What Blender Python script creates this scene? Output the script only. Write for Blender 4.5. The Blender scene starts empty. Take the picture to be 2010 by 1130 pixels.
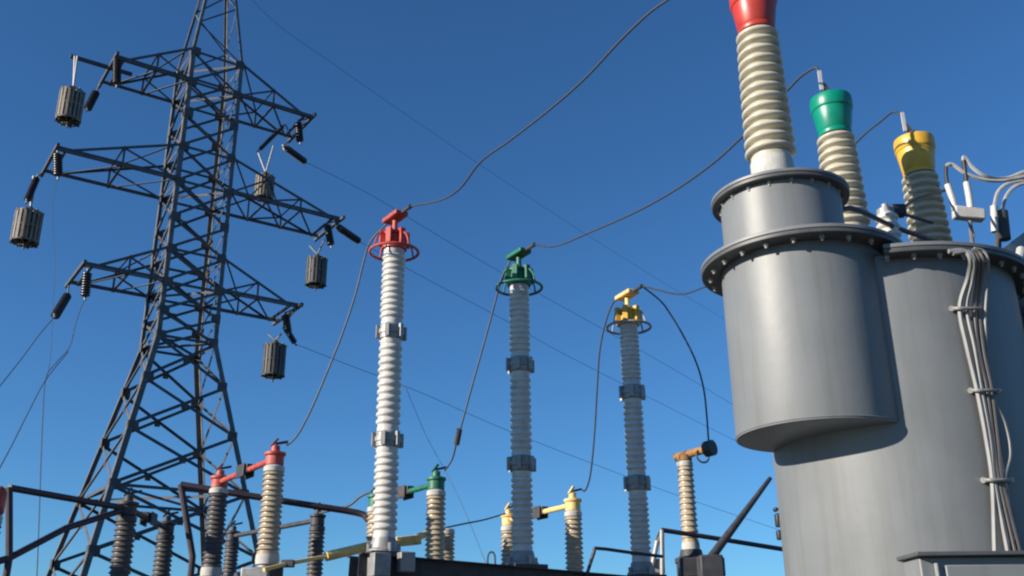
import bpy, math, random
from mathutils import Vector, Matrix
R = math.radians
random.seed(7)
scene = bpy.context.scene
col = scene.collection

# ------------------------------------------------------------------ camera
F_PX, CX, CY = 1950.0, 1005.0, 565.0
PITCH, ROLL = R(20.6), R(-0.6)
EYE = Vector((0, 0, 1.6))
cam = bpy.data.cameras.new('camera')
cam.sensor_width = 36.0
cam.lens = F_PX / 2010.0 * 36.0
cam.clip_start = 0.05
cam.clip_end = 3000
cam_o = bpy.data.objects.new('camera', cam)
col.objects.link(cam_o)
CM = Matrix.Rotation(math.pi / 2 + PITCH, 3, 'X') @ Matrix.Rotation(ROLL, 3, 'Z')
cam_o.matrix_world = Matrix.Translation(EYE) @ CM.to_4x4()
scene.camera = cam_o

# ------------------------------------------------------------------ sky and sun
SUN_AZ, SUN_EL = 245.5, 20.0            # azimuth clockwise from +Y
world = bpy.data.worlds.new('World')
scene.world = world
world.use_nodes = True
wn = world.node_tree
bg = wn.nodes['Background']
sky = wn.nodes.new('ShaderNodeTexSky')
sky.sky_type = 'NISHITA'
sky.sun_disc = False
sky.sun_elevation = R(SUN_EL)
sky.sun_rotation = R(SUN_AZ)
sky.altitude = 900
sky.air_density = 1.0
sky.dust_density = 0.3
sky.ozone_density = 3.0
tint = wn.nodes.new('ShaderNodeMix')           # white balance of the clear northern sky
tint.data_type = 'RGBA'
tint.blend_type = 'MULTIPLY'
tint.inputs[0].default_value = 1.0
tint.inputs[7].default_value = (0.55, 1.02, 1.40, 1)
wn.links.new(sky.outputs[0], tint.inputs[6])
wn.links.new(tint.outputs[2], bg.inputs['Color'])
bg.inputs['Strength'].default_value = 0.06
sun = bpy.data.lights.new('sun', 'SUN')
sun.energy = 5.0
sun.angle = R(0.5)
sun.color = (1.0, 0.89, 0.75)
sun_o = bpy.data.objects.new('sun', sun)
col.objects.link(sun_o)
az, el = R(SUN_AZ), R(SUN_EL)
SUN = Vector((math.sin(az) * math.cos(el), math.cos(az) * math.cos(el), math.sin(el)))
sun_o.rotation_euler = SUN.to_track_quat('Z', 'Y').to_euler()
scene.view_settings.view_transform = 'Standard'
scene.view_settings.look = 'None'
scene.view_settings.exposure = 0.7
scene.view_settings.gamma = 1.0
scene.cycles.filter_width = 2.2


# ------------------------------------------------------------------ survey: sight lines of the photograph to places
def ray(px, py):
    return (CM @ Vector(((px - CX) / F_PX, (CY - py) / F_PX, -1.0)))


def at(px, py, D):                       # the point on the sight line at ground distance Y = D
    r = ray(px, py)
    return EYE + r * (D / r.y)


def atz(px, py, z):                      # the point on the sight line at height z
    r = ray(px, py)
    return EYE + r * ((z - EYE.z) / r.z)


def hz(px, py, D):
    return at(px, py, D).z


def on_plane(pts, A, B):                 # wire points hanging in the vertical plane through A and B
    d = Vector((B.x - A.x, B.y - A.y, 0))
    n = Vector((d.y, -d.x, 0)).normalized()
    out = []
    for (px, py) in pts:
        r = ray(px, py)
        t = n.dot(A - EYE) / n.dot(r)
        out.append(EYE + r * t)
    return out


# ------------------------------------------------------------------ materials
def mat(name, color, rough=0.5, metal=0.0, vary=0.12, scale=6.0, bump=0.0, bscale=60.0, dirt=None, dirt_amt=0.5, dscale=3.0, spec=0.5, coat=0.0, streak=False):
    m = bpy.data.materials.new(name)
    m.use_nodes = True
    nt = m.node_tree
    b = nt.nodes['Principled BSDF']
    b.inputs['Roughness'].default_value = rough
    b.inputs['Metallic'].default_value = metal
    b.inputs['Specular IOR Level'].default_value = spec
    b.inputs['Coat Weight'].default_value = coat
    b.inputs['Coat Roughness'].default_value = 0.2
    tc = nt.nodes.new('ShaderNodeTexCoord')
    n = nt.nodes.new('ShaderNodeTexNoise')
    n.inputs['Scale'].default_value = scale
    n.inputs['Detail'].default_value = 6
    nt.links.new(tc.outputs['Object'], n.inputs['Vector'])
    mx = nt.nodes.new('ShaderNodeMix')
    mx.data_type = 'RGBA'
    c = Vector(color)
    mx.inputs[6].default_value = (*(c * (1 - vary)), 1)
    mx.inputs[7].default_value = (*[min(1, x * (1 + vary)) for x in c], 1)
    mr = nt.nodes.new('ShaderNodeMapRange')
    mr.inputs['From Min'].default_value = 0.3
    mr.inputs['From Max'].default_value = 0.7
    nt.links.new(n.outputs['Fac'], mr.inputs['Value'])
    nt.links.new(mr.outputs['Result'], mx.inputs[0])
    last = mx.outputs[2]
    if dirt:
        n2 = nt.nodes.new('ShaderNodeTexNoise')
        n2.inputs['Scale'].default_value = dscale
        n2.inputs['Detail'].default_value = 8
        if streak:
            mp = nt.nodes.new('ShaderNodeMapping')
            mp.inputs['Scale'].default_value = (6, 6, 0.35)
            nt.links.new(tc.outputs['Object'], mp.inputs['Vector'])
            nt.links.new(mp.outputs[0], n2.inputs['Vector'])
        else:
            nt.links.new(tc.outputs['Object'], n2.inputs['Vector'])
        r2 = nt.nodes.new('ShaderNodeMapRange')
        r2.inputs['From Min'].default_value = 0.5
        r2.inputs['From Max'].default_value = 0.75
        r2.inputs['To Max'].default_value = dirt_amt
        nt.links.new(n2.outputs['Fac'], r2.inputs['Value'])
        m2 = nt.nodes.new('ShaderNodeMix')
        m2.data_type = 'RGBA'
        m2.inputs[7].default_value = (*dirt, 1)
        nt.links.new(r2.outputs['Result'], m2.inputs[0])
        nt.links.new(last, m2.inputs[6])
        last = m2.outputs[2]
    nt.links.new(last, b.inputs['Base Color'])
    rr = nt.nodes.new('ShaderNodeMapRange')
    rr.inputs['To Min'].default_value = max(0.02, rough - 0.08)
    rr.inputs['To Max'].default_value = min(1, rough + 0.10)
    nt.links.new(n.outputs['Fac'], rr.inputs['Value'])
    nt.links.new(rr.outputs['Result'], b.inputs['Roughness'])
    if bump:
        n3 = nt.nodes.new('ShaderNodeTexNoise')
        n3.inputs['Scale'].default_value = bscale
        n3.inputs['Detail'].default_value = 4
        nt.links.new(tc.outputs['Object'], n3.inputs['Vector'])
        bp = nt.nodes.new('ShaderNodeBump')
        bp.inputs['Strength'].default_value = bump
        bp.inputs['Distance'].default_value = 0.01
        nt.links.new(n3.outputs['Fac'], bp.inputs['Height'])
        nt.links.new(bp.outputs[0], b.inputs['Normal'])
    return m


M = {}
M['grey'] = mat('grey enamel paint', (0.158, 0.172, 0.182), 0.48, vary=0.06, scale=2.2, bump=0.3, bscale=4, dirt=(0.115, 0.115, 0.108), dirt_amt=0.45, dscale=2.2, streak=True)
M['grey_dark'] = mat('dark grey paint and underside shade', (0.065, 0.07, 0.077), 0.5, vary=0.15, scale=9, dirt=(0.10, 0.09, 0.08), dirt_amt=0.4)  # darker grey carries the shade of the flange undersides
M['bolt'] = mat('zinc bolt', (0.3, 0.3, 0.29), 0.45, 0.3, vary=0.2, scale=30)
M['cream'] = mat('cream porcelain glaze', (0.47, 0.445, 0.36), 0.3, vary=0.08, scale=5, dirt=(0.27, 0.23, 0.17), dirt_amt=0.45, dscale=7)
M['white'] = mat('white porcelain glaze', (0.52, 0.51, 0.48), 0.3, vary=0.08, scale=5, dirt=(0.25, 0.23, 0.2), dirt_amt=0.45, dscale=7)
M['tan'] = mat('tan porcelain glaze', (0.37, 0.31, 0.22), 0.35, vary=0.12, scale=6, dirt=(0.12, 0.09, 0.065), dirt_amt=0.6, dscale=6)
M['brown'] = mat('porcelain glaze darkened as shade', (0.075, 0.07, 0.07), 0.5, vary=0.15, scale=6, dirt=(0.05, 0.045, 0.04), dirt_amt=0.5, dscale=6)  # shade of the dark posts put into the porcelain colour
M['cement'] = mat('cement collar', (0.42, 0.42, 0.40), 0.75, vary=0.12, scale=14, bump=0.2, dirt=(0.25, 0.22, 0.19), dirt_amt=0.5, dscale=8)
M['red'] = mat('red enamel', (0.42, 0.035, 0.022), 0.38, vary=0.15, scale=8, dirt=(0.22, 0.035, 0.025), dirt_amt=0.5, dscale=6)
M['red_old'] = mat('weathered red paint', (0.38, 0.05, 0.035), 0.55, vary=0.25, scale=12, dirt=(0.45, 0.2, 0.17), dirt_amt=0.6, dscale=9)
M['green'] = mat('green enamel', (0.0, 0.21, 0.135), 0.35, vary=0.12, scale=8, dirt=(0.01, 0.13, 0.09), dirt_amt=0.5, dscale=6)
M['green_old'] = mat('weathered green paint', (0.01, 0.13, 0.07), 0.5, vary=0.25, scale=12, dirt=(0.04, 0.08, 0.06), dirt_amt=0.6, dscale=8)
M['yellow'] = mat('yellow enamel', (0.60, 0.35, 0.035), 0.38, vary=0.1, scale=8, dirt=(0.33, 0.17, 0.02), dirt_amt=0.5, dscale=6)
M['yellow_old'] = mat('weathered yellow paint', (0.70, 0.50, 0.19), 0.55, vary=0.15, scale=12, dirt=(0.32, 0.19, 0.07), dirt_amt=0.5, dscale=9)
M['steel'] = mat('dull lattice steel', (0.058, 0.061, 0.068), 0.6, 0.0, vary=0.3, scale=3, dirt=(0.07, 0.05, 0.04), dirt_amt=0.6, dscale=2.5)
M['steel_dark'] = mat('dark painted steel', (0.035, 0.037, 0.045), 0.6, vary=0.3, scale=8, dirt=(0.10, 0.06, 0.04), dirt_amt=0.5, dscale=4)
M['steel_leg'] = mat('weathered legs with painted sunlight', (0.10, 0.103, 0.106), 0.6, 0.0, vary=0.3, scale=3, dirt=(0.09, 0.065, 0.05), dirt_amt=0.6, dscale=2.5)  # paler than the bracing: sunlight on the legs put into the colour
M['rust'] = mat('rusty ochre paint', (0.26, 0.13, 0.04), 0.7, vary=0.3, scale=10, dirt=(0.10, 0.05, 0.03), dirt_amt=0.8, dscale=9)
M['galv'] = mat('galvanised steel', (0.26, 0.265, 0.265), 0.5, 0.2, vary=0.2, scale=9, bump=0.1, dirt=(0.16, 0.13, 0.11), dirt_amt=0.5, dscale=4)
M['string'] = mat('dark glass disc', (0.03, 0.03, 0.035), 0.35, vary=0.2, scale=8)
M['trap'] = mat('line trap slats', (0.19, 0.165, 0.135), 0.65, vary=0.3, scale=4, dirt=(0.10, 0.07, 0.05), dirt_amt=0.6, dscale=5)
M['trap_grey'] = mat('line trap grey slats', (0.075, 0.08, 0.09), 0.65, vary=0.3, scale=4, dirt=(0.13, 0.11, 0.09), dirt_amt=0.5, dscale=5)
M['trap_in'] = mat('line trap coil', (0.035, 0.033, 0.035), 0.6, vary=0.2, scale=8)
M['trap_cap'] = mat('line trap cap', (0.06, 0.065, 0.05), 0.6, vary=0.2, scale=8)
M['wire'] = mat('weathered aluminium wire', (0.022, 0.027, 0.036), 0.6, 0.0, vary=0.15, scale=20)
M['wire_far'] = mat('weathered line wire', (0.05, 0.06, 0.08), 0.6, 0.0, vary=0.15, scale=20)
M['hose'] = mat('light grey cable sheath', (0.34, 0.34, 0.33), 0.5, vary=0.15, scale=10, dirt=(0.13, 0.115, 0.10), dirt_amt=0.5)
M['cable'] = mat('grey cable sheath', (0.215, 0.22, 0.22), 0.55, vary=0.18, scale=9, dirt=(0.11, 0.10, 0.09), dirt_amt=0.6)
M['hose_brown'] = mat('brownish cable sheath', (0.13, 0.115, 0.105), 0.55, vary=0.15, scale=10)
M['alu'] = mat('pale aluminium', (0.5, 0.5, 0.5), 0.45, 0.2, vary=0.1, scale=20)
M['pipe'] = mat('dark rusty pipe paint', (0.028, 0.02, 0.028), 0.55, vary=0.3, scale=8, dirt=(0.06, 0.025, 0.025), dirt_amt=0.6, dscale=4)
M['rubber'] = mat('black rubber', (0.02, 0.02, 0.022), 0.5, vary=0.2)
M['concrete'] = mat('concrete', (0.36, 0.35, 0.33), 0.85, vary=0.15, scale=5, bump=0.3)
M['gravel'] = mat('gravel ground', (0.07, 0.068, 0.06), 0.95, vary=0.35, scale=8, bump=0.8, bscale=25, dirt=(0.09, 0.11, 0.05), dirt_amt=0.6, dscale=0.3)
M['brick'] = mat('pale brick', (0.36, 0.3, 0.25), 0.85, vary=0.2, scale=12, bump=0.3)
M['glass'] = mat('window glass', (0.03, 0.04, 0.05), 0.08)


# ------------------------------------------------------------------ mesh builder
class MB:
    def __init__(s):
        s.v, s.f = [], []

    def add(s, vs, fs):
        o = len(s.v)
        s.v += [tuple(v) for v in vs]
        s.f += [tuple(i + o for i in f) for f in fs]
        return s

    def box(s, c, size, rot=None):
        c = Vector(c)
        hx, hy, hz_ = size[0] / 2, size[1] / 2, size[2] / 2
        vs = []
        for x in (-hx, hx):
            for y in (-hy, hy):
                for z in (-hz_, hz_):
                    p = Vector((x, y, z))
                    if rot is not None:
                        p = rot @ p
                    vs.append(c + p)
        return s.add(vs, [(0, 1, 3, 2), (4, 6, 7, 5), (0, 4, 5, 1), (2, 3, 7, 6), (0, 2, 6, 4), (1, 5, 7, 3)])

    def bar(s, a, b, w, t, wdir):          # bar from a to b: width w along wdir, thickness t across
        a, b = Vector(a), Vector(b)
        x = (b - a)
        L = x.length
        x.normalize()
        wd = Vector(wdir)
        wd = (wd - x * wd.dot(x)).normalized()
        n = x.cross(wd)
        return s.box((a + b) / 2, (L, w, t), Matrix((x, wd, n)).transposed())

    def angle(s, a, b, w, t, d1, d2):      # steel angle with its heel on the line a-b, flanges along d1 and d2
        d1, d2 = Vector(d1).normalized(), Vector(d2).normalized()
        s.bar(Vector(a) + d1 * (w / 2), Vector(b) + d1 * (w / 2), w, t, d1)
        s.bar(Vector(a) + d2 * (w / 2 + t), Vector(b) + d2 * (w / 2 + t), w, t, d2)
        return s

    def lathe(s, prof, seg=32, base=(0, 0, 0), axis=(0, 0, 1), closed=False):
        axis = Vector(axis).normalized()
        base = Vector(base)
        q = axis.to_track_quat('Z', 'Y').to_matrix()
        vs, fs = [], []
        n = len(prof)
        for (r, z) in prof:
            for k in range(seg):
                a = 2 * math.pi * k / seg
                vs.append(base + q @ Vector((max(r, 1e-4) * math.cos(a), max(r, 1e-4) * math.sin(a), z)))
        for i in range(n - 1 if not closed else n):
            i2 = (i + 1) % n
            for k in range(seg):
                k2 = (k + 1) % seg
                fs.append((i * seg + k, i * seg + k2, i2 * seg + k2, i2 * seg + k))
        if not closed:
            if prof[0][0] > 1e-3:
                fs.append(tuple(reversed(range(seg))))
            if prof[-1][0] > 1e-3:
                fs.append(tuple((n - 1) * seg + k for k in range(seg)))
        return s.add(vs, fs)

    def cyl(s, a, b, r0, r1=None, seg=16):
        a, b = Vector(a), Vector(b)
        r1 = r0 if r1 is None else r1
        L = (b - a).length
        return s.lathe([(r0, 0), (r1, L)], seg, a, b - a)

    def torus(s, c, normal, Rr, r, seg=40, sub=10):
        prof = [(Rr + r * math.cos(2 * math.pi * k / sub), r * math.sin(2 * math.pi * k / sub)) for k in range(sub)]
        return s.lathe(prof, seg, c, normal, closed=True)

    def tube(s, pts, r, seg=8, caps=True):
        pts = [Vector(p) for p in pts]
        n = len(pts)
        vs, fs = [], []
        up = None
        for i, p in enumerate(pts):
            d = (pts[min(i + 1, n - 1)] - pts[max(i - 1, 0)]).normalized()
            if up is None:
                up = Vector((0, 0, 1)) if abs(d.z) < 0.9 else Vector((1, 0, 0))
            a = (up - d * up.dot(d)).normalized()
            up = a
            b = d.cross(a)
            for k in range(seg):
                t = 2 * math.pi * k / seg
                vs.append(p + (a * math.cos(t) + b * math.sin(t)) * r)
        for i in range(n - 1):
            for k in range(seg):
                k2 = (k + 1) % seg
                fs.append((i * seg + k, i * seg + k2, (i + 1) * seg + k2, (i + 1) * seg + k))
        if caps:
            fs.append(tuple(reversed(range(seg))))
            fs.append(tuple((n - 1) * seg + k for k in range(seg)))
        return s.add(vs, fs)

    def build(s, name, m, parent=None, bevel=0.0, label=None, sharp=35):
        org = parent_origin(parent)
        me = bpy.data.meshes.new(name)
        me.from_pydata([tuple(Vector(v) - org) for v in s.v], [], s.f)
        me.validate()
        import bmesh
        bm = bmesh.new()
        bm.from_mesh(me)
        bmesh.ops.recalc_face_normals(bm, faces=bm.faces)
        bm.to_mesh(me)
        bm.free()
        for p in me.polygons:
            p.use_smooth = True
        me.set_sharp_from_angle(angle=R(sharp))
        me.materials.append(m)
        o = bpy.data.objects.new(name, me)
        col.objects.link(o)
        if parent:
            o.parent = parent
        if bevel:
            bv = o.modifiers.new('bevel', 'BEVEL')
            bv.width = bevel
            bv.segments = 2
            bv.limit_method = 'ANGLE'
            bv.angle_limit = R(40)
        if label:
            o['label'] = label
        return o


def parent_origin(p):
    v = Vector((0, 0, 0))
    while p is not None:
        v = v + p.location
        p = p.parent
    return v


def tag(o, label, cat, group=None):
    o['label'] = label
    o['category'] = cat
    if group:
        o['group'] = group
    return o


def thing(name, label, cat, loc, group=None):
    o = bpy.data.objects.new(name, None)
    o.location = Vector(loc)
    o.empty_display_size = 0.2
    col.objects.link(o)
    return tag(o, label, cat, group)


def smooth(pts, sub=6):                    # Catmull-Rom through the points
    P = [Vector(p) for p in pts]
    P = [P[0] * 2 - P[1]] + P + [P[-1] * 2 - P[-2]]
    out = []
    for i in range(1, len(P) - 2):
        for k in range(sub):
            t = k / sub
            a, b, c, d = P[i - 1], P[i], P[i + 1], P[i + 2]
            out.append(0.5 * ((2 * b) + (c - a) * t + (2 * a - 5 * b + 4 * c - d) * t * t + (3 * b - a - 3 * c + d) * t ** 3))
    out.append(P[-2])
    return out


def shed_prof(z0, z1, n, rc0, rs0, rc1, rs1, kind='thin'):
    prof = []
    p = (z1 - z0) / n
    for i in range(n):
        f = (i + 0.5) / n
        rc = rc0 + (rc1 - rc0) * f
        rs = rs0 + (rs1 - rs0) * f
        z = z0 + i * p
        if kind == 'thin':
            prof += [(rc, z), (rc, z + .22 * p), (rc + (rs - rc) * .55, z + .28 * p), (rs * .985, z + .30 * p), (rs, z + .38 * p), (rs * .985, z + .46 * p), (rc + (rs - rc) * .5, z + .66 * p), (rc * 1.02, z + .86 * p)]
        else:                              # round bulging sheds
            for q, e in ((0, 0), (.14, .10), (.24, .45), (.32, .82), (.42, .97), (.52, 1.0), (.62, .95), (.74, .74), (.86, .38), (.95, .08)):
                prof.append((rc + (rs - rc) * e, z + q * p))
    prof.append((prof[-1][0], z1))
    return prof


# ------------------------------------------------------------------ setting: ground
g = MB()
N = 40
vs = [(-600 + 1200 * i / N, -600 + 1200 * j / N, 0) for j in range(N + 1) for i in range(N + 1)]
fs = [(j * (N + 1) + i, j * (N + 1) + i + 1, (j + 1) * (N + 1) + i + 1, (j + 1) * (N + 1) + i) for j in range(N) for i in range(N)]
ground = g.add(vs, fs).build('ground', M['gravel'])
ground['kind'] = 'structure'

# unseen building added at the left to shade the near left bay
sh = Vector((math.sin(R(SUN_AZ)), math.cos(R(SUN_AZ)), 0))   # towards the sun
nh = Vector((-sh.y, sh.x, 0))              # across the sun's direction
foot = at(430, 958, 14.3)
foot.z = 0
corner = foot + sh * 14.0 + nh * 1.15
bld = thing('added_building', 'added unseen pale brick building with a flat roof and three windows', 'building', corner)
BH = 7.2
rotb = Matrix((-nh, sh, Vector((0, 0, 1)))).transposed()
cc = corner - nh * 5 + sh * 3
MB().box(cc + Vector((0, 0, BH / 2)), (10, 6, BH), rotb).build('wall', M['brick'], bld)
MB().box(cc + Vector((0, 0, BH + .09)), (10.02, 6.3, .18), rotb).build('roof', M['concrete'], bld)
for k in range(3):
    wp = corner - nh * (2 + 3 * k) - sh * .015 + Vector((0, 0, 2.2))
    fr = MB().box(wp, (1.5, .05, 1.5), rotb).build('window', M['galv'], bld)
    MB().box(wp - sh * .022, (1.34, .03, 1.34), rotb).build('pane', M['glass'], fr)

# ------------------------------------------------------------------ lattice tower
U = Vector((math.cos(R(35)), math.sin(R(35)), 0))
V = Vector((-math.sin(R(35)), math.cos(R(35)), 0))
Z = Vector((0, 0, 1))
front = at(345, 350, 32.0)
S0 = 2.1
TC = Vector((front.x, front.y, 0)) + (U + V) * (S0 / 2)
ZW, ZT, ZA = 12.1, 23.45, 30.5
ZLOW = atz(320, 550, 0).z if False else hz(320, 550, 32.0)
ZMID = front.z
ZTOP = hz(355, 155, 32.0)


def side(z):
    if z <= ZW:
        return S0 + (ZW - z) * 0.43
    if z <= ZT:
        return S0 - (z - ZW) * 0.008
    s1 = S0 - (ZT - ZW) * 0.008
    return s1 + (0.25 - s1) * (z - ZT) / (ZA - ZT)


CORN = [(-1, -1), (1, -1), (1, 1), (-1, 1)]        # front, right, back, left


def leg(k, z):
    a, b = CORN[k]
    return TC + (U * a + V * b) * (side(z) / 2) + Z * z


tower = thing('lattice_tower', 'tall dark steel lattice pylon with three tiers of cross arms', 'pylon', TC)
for k in range(4):
    a, b = CORN[k]
    mb = MB()
    for (z0, z1, w) in ((0, ZW, .17), (ZW, ZT, .15), (ZT, ZA, .10)):
        mb.angle(leg(k, z0), leg(k, z1), w, .022, -U * a, -V * b)
    mb.build('leg', M['steel_leg'], tower)
    MB().box(Vector((leg(k, 0).x, leg(k, 0).y, .2)), (.9, .9, .4), Matrix((U, V, Z)).transposed()).build('footing', M['concrete'], tower)

low_levels = [0.15, 2.5, 4.75, 6.8, 8.75, 10.5, 12.1]
up_levels = [12.1, 13.0, ZLOW, ZLOW + 1.25, (ZLOW + 1.25 + ZMID) / 2 - .1, ZMID - 0.05, ZMID + 1.4, (ZMID + 1.4 + ZTOP) / 2, ZTOP, ZT]
pk_levels = [ZT, 24.9, 26.2, 27.4, 28.5, 29.5]
for fi in range(4):
    k0, k1 = fi, (fi + 1) % 4
    e0, e1 = CORN[k0], CORN[k1]
    nrm = (U * (e0[0] + e1[0]) + V * (e0[1] + e1[1])).normalized()
    for levels, w, kind in ((low_levels, .11, 'x'), (up_levels, .10, 'x'), (pk_levels, .06, 'z')):
        mb = gp = MB()
        for i in range(len(levels) - 1):
            za, zb = levels[i], levels[i + 1]
            p0, p1, q0, q1 = leg(k0, za), leg(k1, za), leg(k0, zb), leg(k1, zb)
            inn = -nrm * .03
            if kind == 'x':
                mb.bar(p0 + inn, q1 + inn, w, .012, q0 - p0)
                mb.bar(p1 + inn * 2.4, q0 + inn * 2.4, w, .012, q0 - p0)
            elif (i + fi) % 2:
                mb.bar(p0 + inn, q1 + inn, w, .012, q0 - p0)
            else:
                mb.bar(p1 + inn, q0 + inn, w, .012, q0 - p0)
            # outstanding flange of the brace angle
            if kind == 'x':
                mb.bar(p0 + inn - nrm * .04, q1 + inn - nrm * .04, .06, .012, nrm)
                mid = (p0 + p1 + q0 + q1) / 4
                gp.box(mid + inn * 1.7, (.2, .02, .2), Matrix((nrm.cross(Z), nrm, Z)).transposed())
        for z in (2.5, 6.8, ZW, ZLOW, ZLOW + 1.25, ZMID, ZMID + 1.4, ZTOP, ZT):
            if levels[0] < z <= levels[-1]:
                mb.bar(leg(k0, z) + nrm * -.045, leg(k1, z) + nrm * -.045, .10, .012, Z)
        if kind == 'x':
            for z in levels[1:]:
                for k in (k0, k1):
                    sgn = 1 if k == k0 else -1
                    d = (leg(k1, z) - leg(k0, z)).normalized() * sgn
                    gp.box(leg(k, z) + d * .16 + nrm * .012, (.32, .018, .34), Matrix((d, nrm, d.cross(nrm))).transposed())
        mb.build('lattice_panel', M['steel'], tower)
for z in (ZW, ZLOW, ZMID, ZTOP, ZT, 6.8):
    mb = MB()
    mb.bar(leg(0, z), leg(2, z), .09, .012, Z)
    mb.bar(leg(1, z) + Z * .02, leg(3, z) + Z * .02, .09, .012, Z)
    mb.build('diaphragm_bracing', M['steel'], tower)

ARMS = {}


def crossarm(z, rise, length, sgn):
    a0n, a0f = (0, 3) if sgn < 0 else (1, 2)
    d = U * sgn
    n0, f0 = leg(a0n, z), leg(a0f, z)
    wtip = side(z)
    n1 = n0 + d * length
    f1 = f0 + d * length
    tn, tf = leg(a0n, z + rise), leg(a0f, z + rise)
    mb = MB()
    ext = d * .3
    for (p0, p1, t, out) in ((n0, n1, tn, -V), (f0, f1, tf, V)):
        mb.angle(p0 - out * .0, p1 + ext, .12, .015, -out, Z)
        mb.bar(t, p1 + Z * .06 - d * .15, .10, .014, Z)
        mb.bar(t - out * .05, p1 + Z * .06 - d * .15 - out * .05, .08, .012, out)
        nb = max(2, int(round(length / 1.5)))
        for i in range(1, nb):
            f = i / nb
            pb = p0.lerp(p1, f)
            pt = t.lerp(p1, f)
            mb.bar(pb - out * .02, pt - out * .02, .075, .012, d)
            pb2 = p0.lerp(p1, (i - 1) / nb)
            mb.bar(pb2 - out * .04 + Z * .05, pt - out * .04, .075, .012, Z)
    nb = max(2, int(round(length / 1.6)))
    for i in range(1, nb + 1):
        f = i / nb
        mb.bar(n0.lerp(n1, f) - Z * .01, f0.lerp(f1, f) - Z * .01, .09, .012, d)
        mb.bar(n0.lerp(n1, (i - 1) / nb) - Z * .025, f0.lerp(f1, f) - Z * .025, .075, .012, d)
        mb.bar(tn.lerp(n1, f) + Z * .06, tf.lerp(f1, f) + Z * .06, .06, .012, d)
        if i < nb:
            mb.bar(tn.lerp(n1, (i - 1) / nb) + Z * .07, tf.lerp(f1, f) + Z * .07, .06, .012, d)
    mb.bar(n1 + ext - V * .35, f1 + ext + V * .35, .12, .10, Z)
    if sgn < 0 and abs(z - ZTOP) < .1:       # jib carrying the outer trap
        j0 = n1.lerp(f1, .4) + ext
        mb.bar(j0 - d * .8, j0 + d * 1.35, .13, .10, Z)
    mb.build('cross_arm', M['steel'], tower)
    return n1 + ext, f1 + ext


for nm, z, rise, ll, lr in (('top', ZTOP, 1.4, 2.35, 2.65), ('mid', ZMID, 1.4, 3.75, 4.1), ('low', ZLOW, 1.25, 2.35, 2.6)):
    ARMS[nm, 'l'] = crossarm(z, rise, ll, -1)
    ARMS[nm, 'r'] = crossarm(z, rise, lr, 1)


def string_thing(a, b, r, label):
    a, b = Vector(a), Vector(b)
    L = (b - a).length
    t = thing('insulator_string', label, 'insulator', a, 'insulator strings on the pylon')
    tip_ = min((q for pr in ARMS.values() for q in pr), key=lambda q: (q - a).length)
    if .12 < (tip_ - a).length < 1.8:
        MB().cyl(tip_, a, .028, seg=8).build('link_rod', M['steel'], t)
    n = max(7, int(L / .10))
    prof = [(.02, 0)]
    for i in range(n):
        z = .10 * L + i * .84 * L / n
        p = .84 * L / n
        prof += [(r * .55, z), (r * .6, z + .15 * p), (r, z + .35 * p), (r, z + .6 * p), (r * .6, z + .85 * p)]
    prof.append((.02, L))
    MB().lathe(prof, 14, a, b - a).build('disc_stack', M['string'], t)
    MB().cyl(a - (b - a).normalized() * .05, a + (b - a).normalized() * .1 * L, .035).build('shackle', M['galv'], t)
    MB().cyl(b - (b - a).normalized() * .07 * L, b + (b - a).normalized() * .08, .035).build('clamp', M['galv'], t)
    return t


def tip(px, py, z):
    return atz(px, py, z)


def ds(px, py, p):                          # same ground distance as p
    return at(px, py, p.y)


SR = .15
p = ARMS['top', 'l'][0]
string_thing(at(230, 112, p.y), at(229, 168, p.y - .05), SR, 'dark upright insulator string under the upper left cross arm')
q = ARMS['top', 'l'][1]
string_thing(at(190, 178, q.y), at(171, 215, q.y - .5), SR, 'short slanting insulator string beside the highest left line trap')
p = ARMS['mid', 'l'][0]
string_thing(at(113, 298, p.y), at(114, 348, p.y), SR, 'dark upright insulator string under the middle left cross arm')
q = ARMS['mid', 'l'][1]
string_thing(at(74, 345, q.y), at(52, 396, q.y - .5), SR * .8, 'thin slanting insulator string above the middle left line trap')
p = ARMS['low', 'l'][0]
string_thing(at(172, 530, p.y), at(167, 585, p.y), SR, 'dark upright insulator string under the lower left cross arm')
q = ARMS['low', 'l'][1]
TL = at(107, 622, q.y - 1.6)
string_thing(at(134, 577, q.y), TL, SR, 'slanting insulator string hanging outward from the lower left cross arm')
p = ARMS['top', 'r'][0]
string_thing(at(585, 237, p.y), at(589, 280, p.y), SR, 'dark upright insulator string at the upper right arm tip')
q = ARMS['top', 'r'][1]
TR1 = at(600, 318, q.y + 1.8)
string_thing(at(556, 286, q.y), TR1, SR, 'slanting insulator string pulling a line wire below the upper right arm')
string_thing(at(560, 243, (p.y + q.y) / 2), at(507, 296, (p.y + q.y) / 2 - .6), .09, 'thin slanting insulator string under the upper right cross arm')
p = ARMS['mid', 'r'][0]
string_thing(at(642, 438, p.y), at(650, 483, p.y), SR, 'dark upright insulator string at the middle right arm tip')
TR2 = at(706, 474, p.y + 1.8)
string_thing(at(660, 443, p.y), TR2, SR, 'slanting insulator string pulling a line wire from the middle right arm tip')
p = ARMS['low', 'r'][0]
string_thing(at(560, 614, p.y), at(566, 655, p.y), SR, 'dark upright insulator string at the lower right arm tip')
TR3 = at(580, 675, p.y + .6)
string_thing(at(556, 636, p.y), TR3, SR * .8, 'short slanting insulator string below the lower right arm tip')


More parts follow.
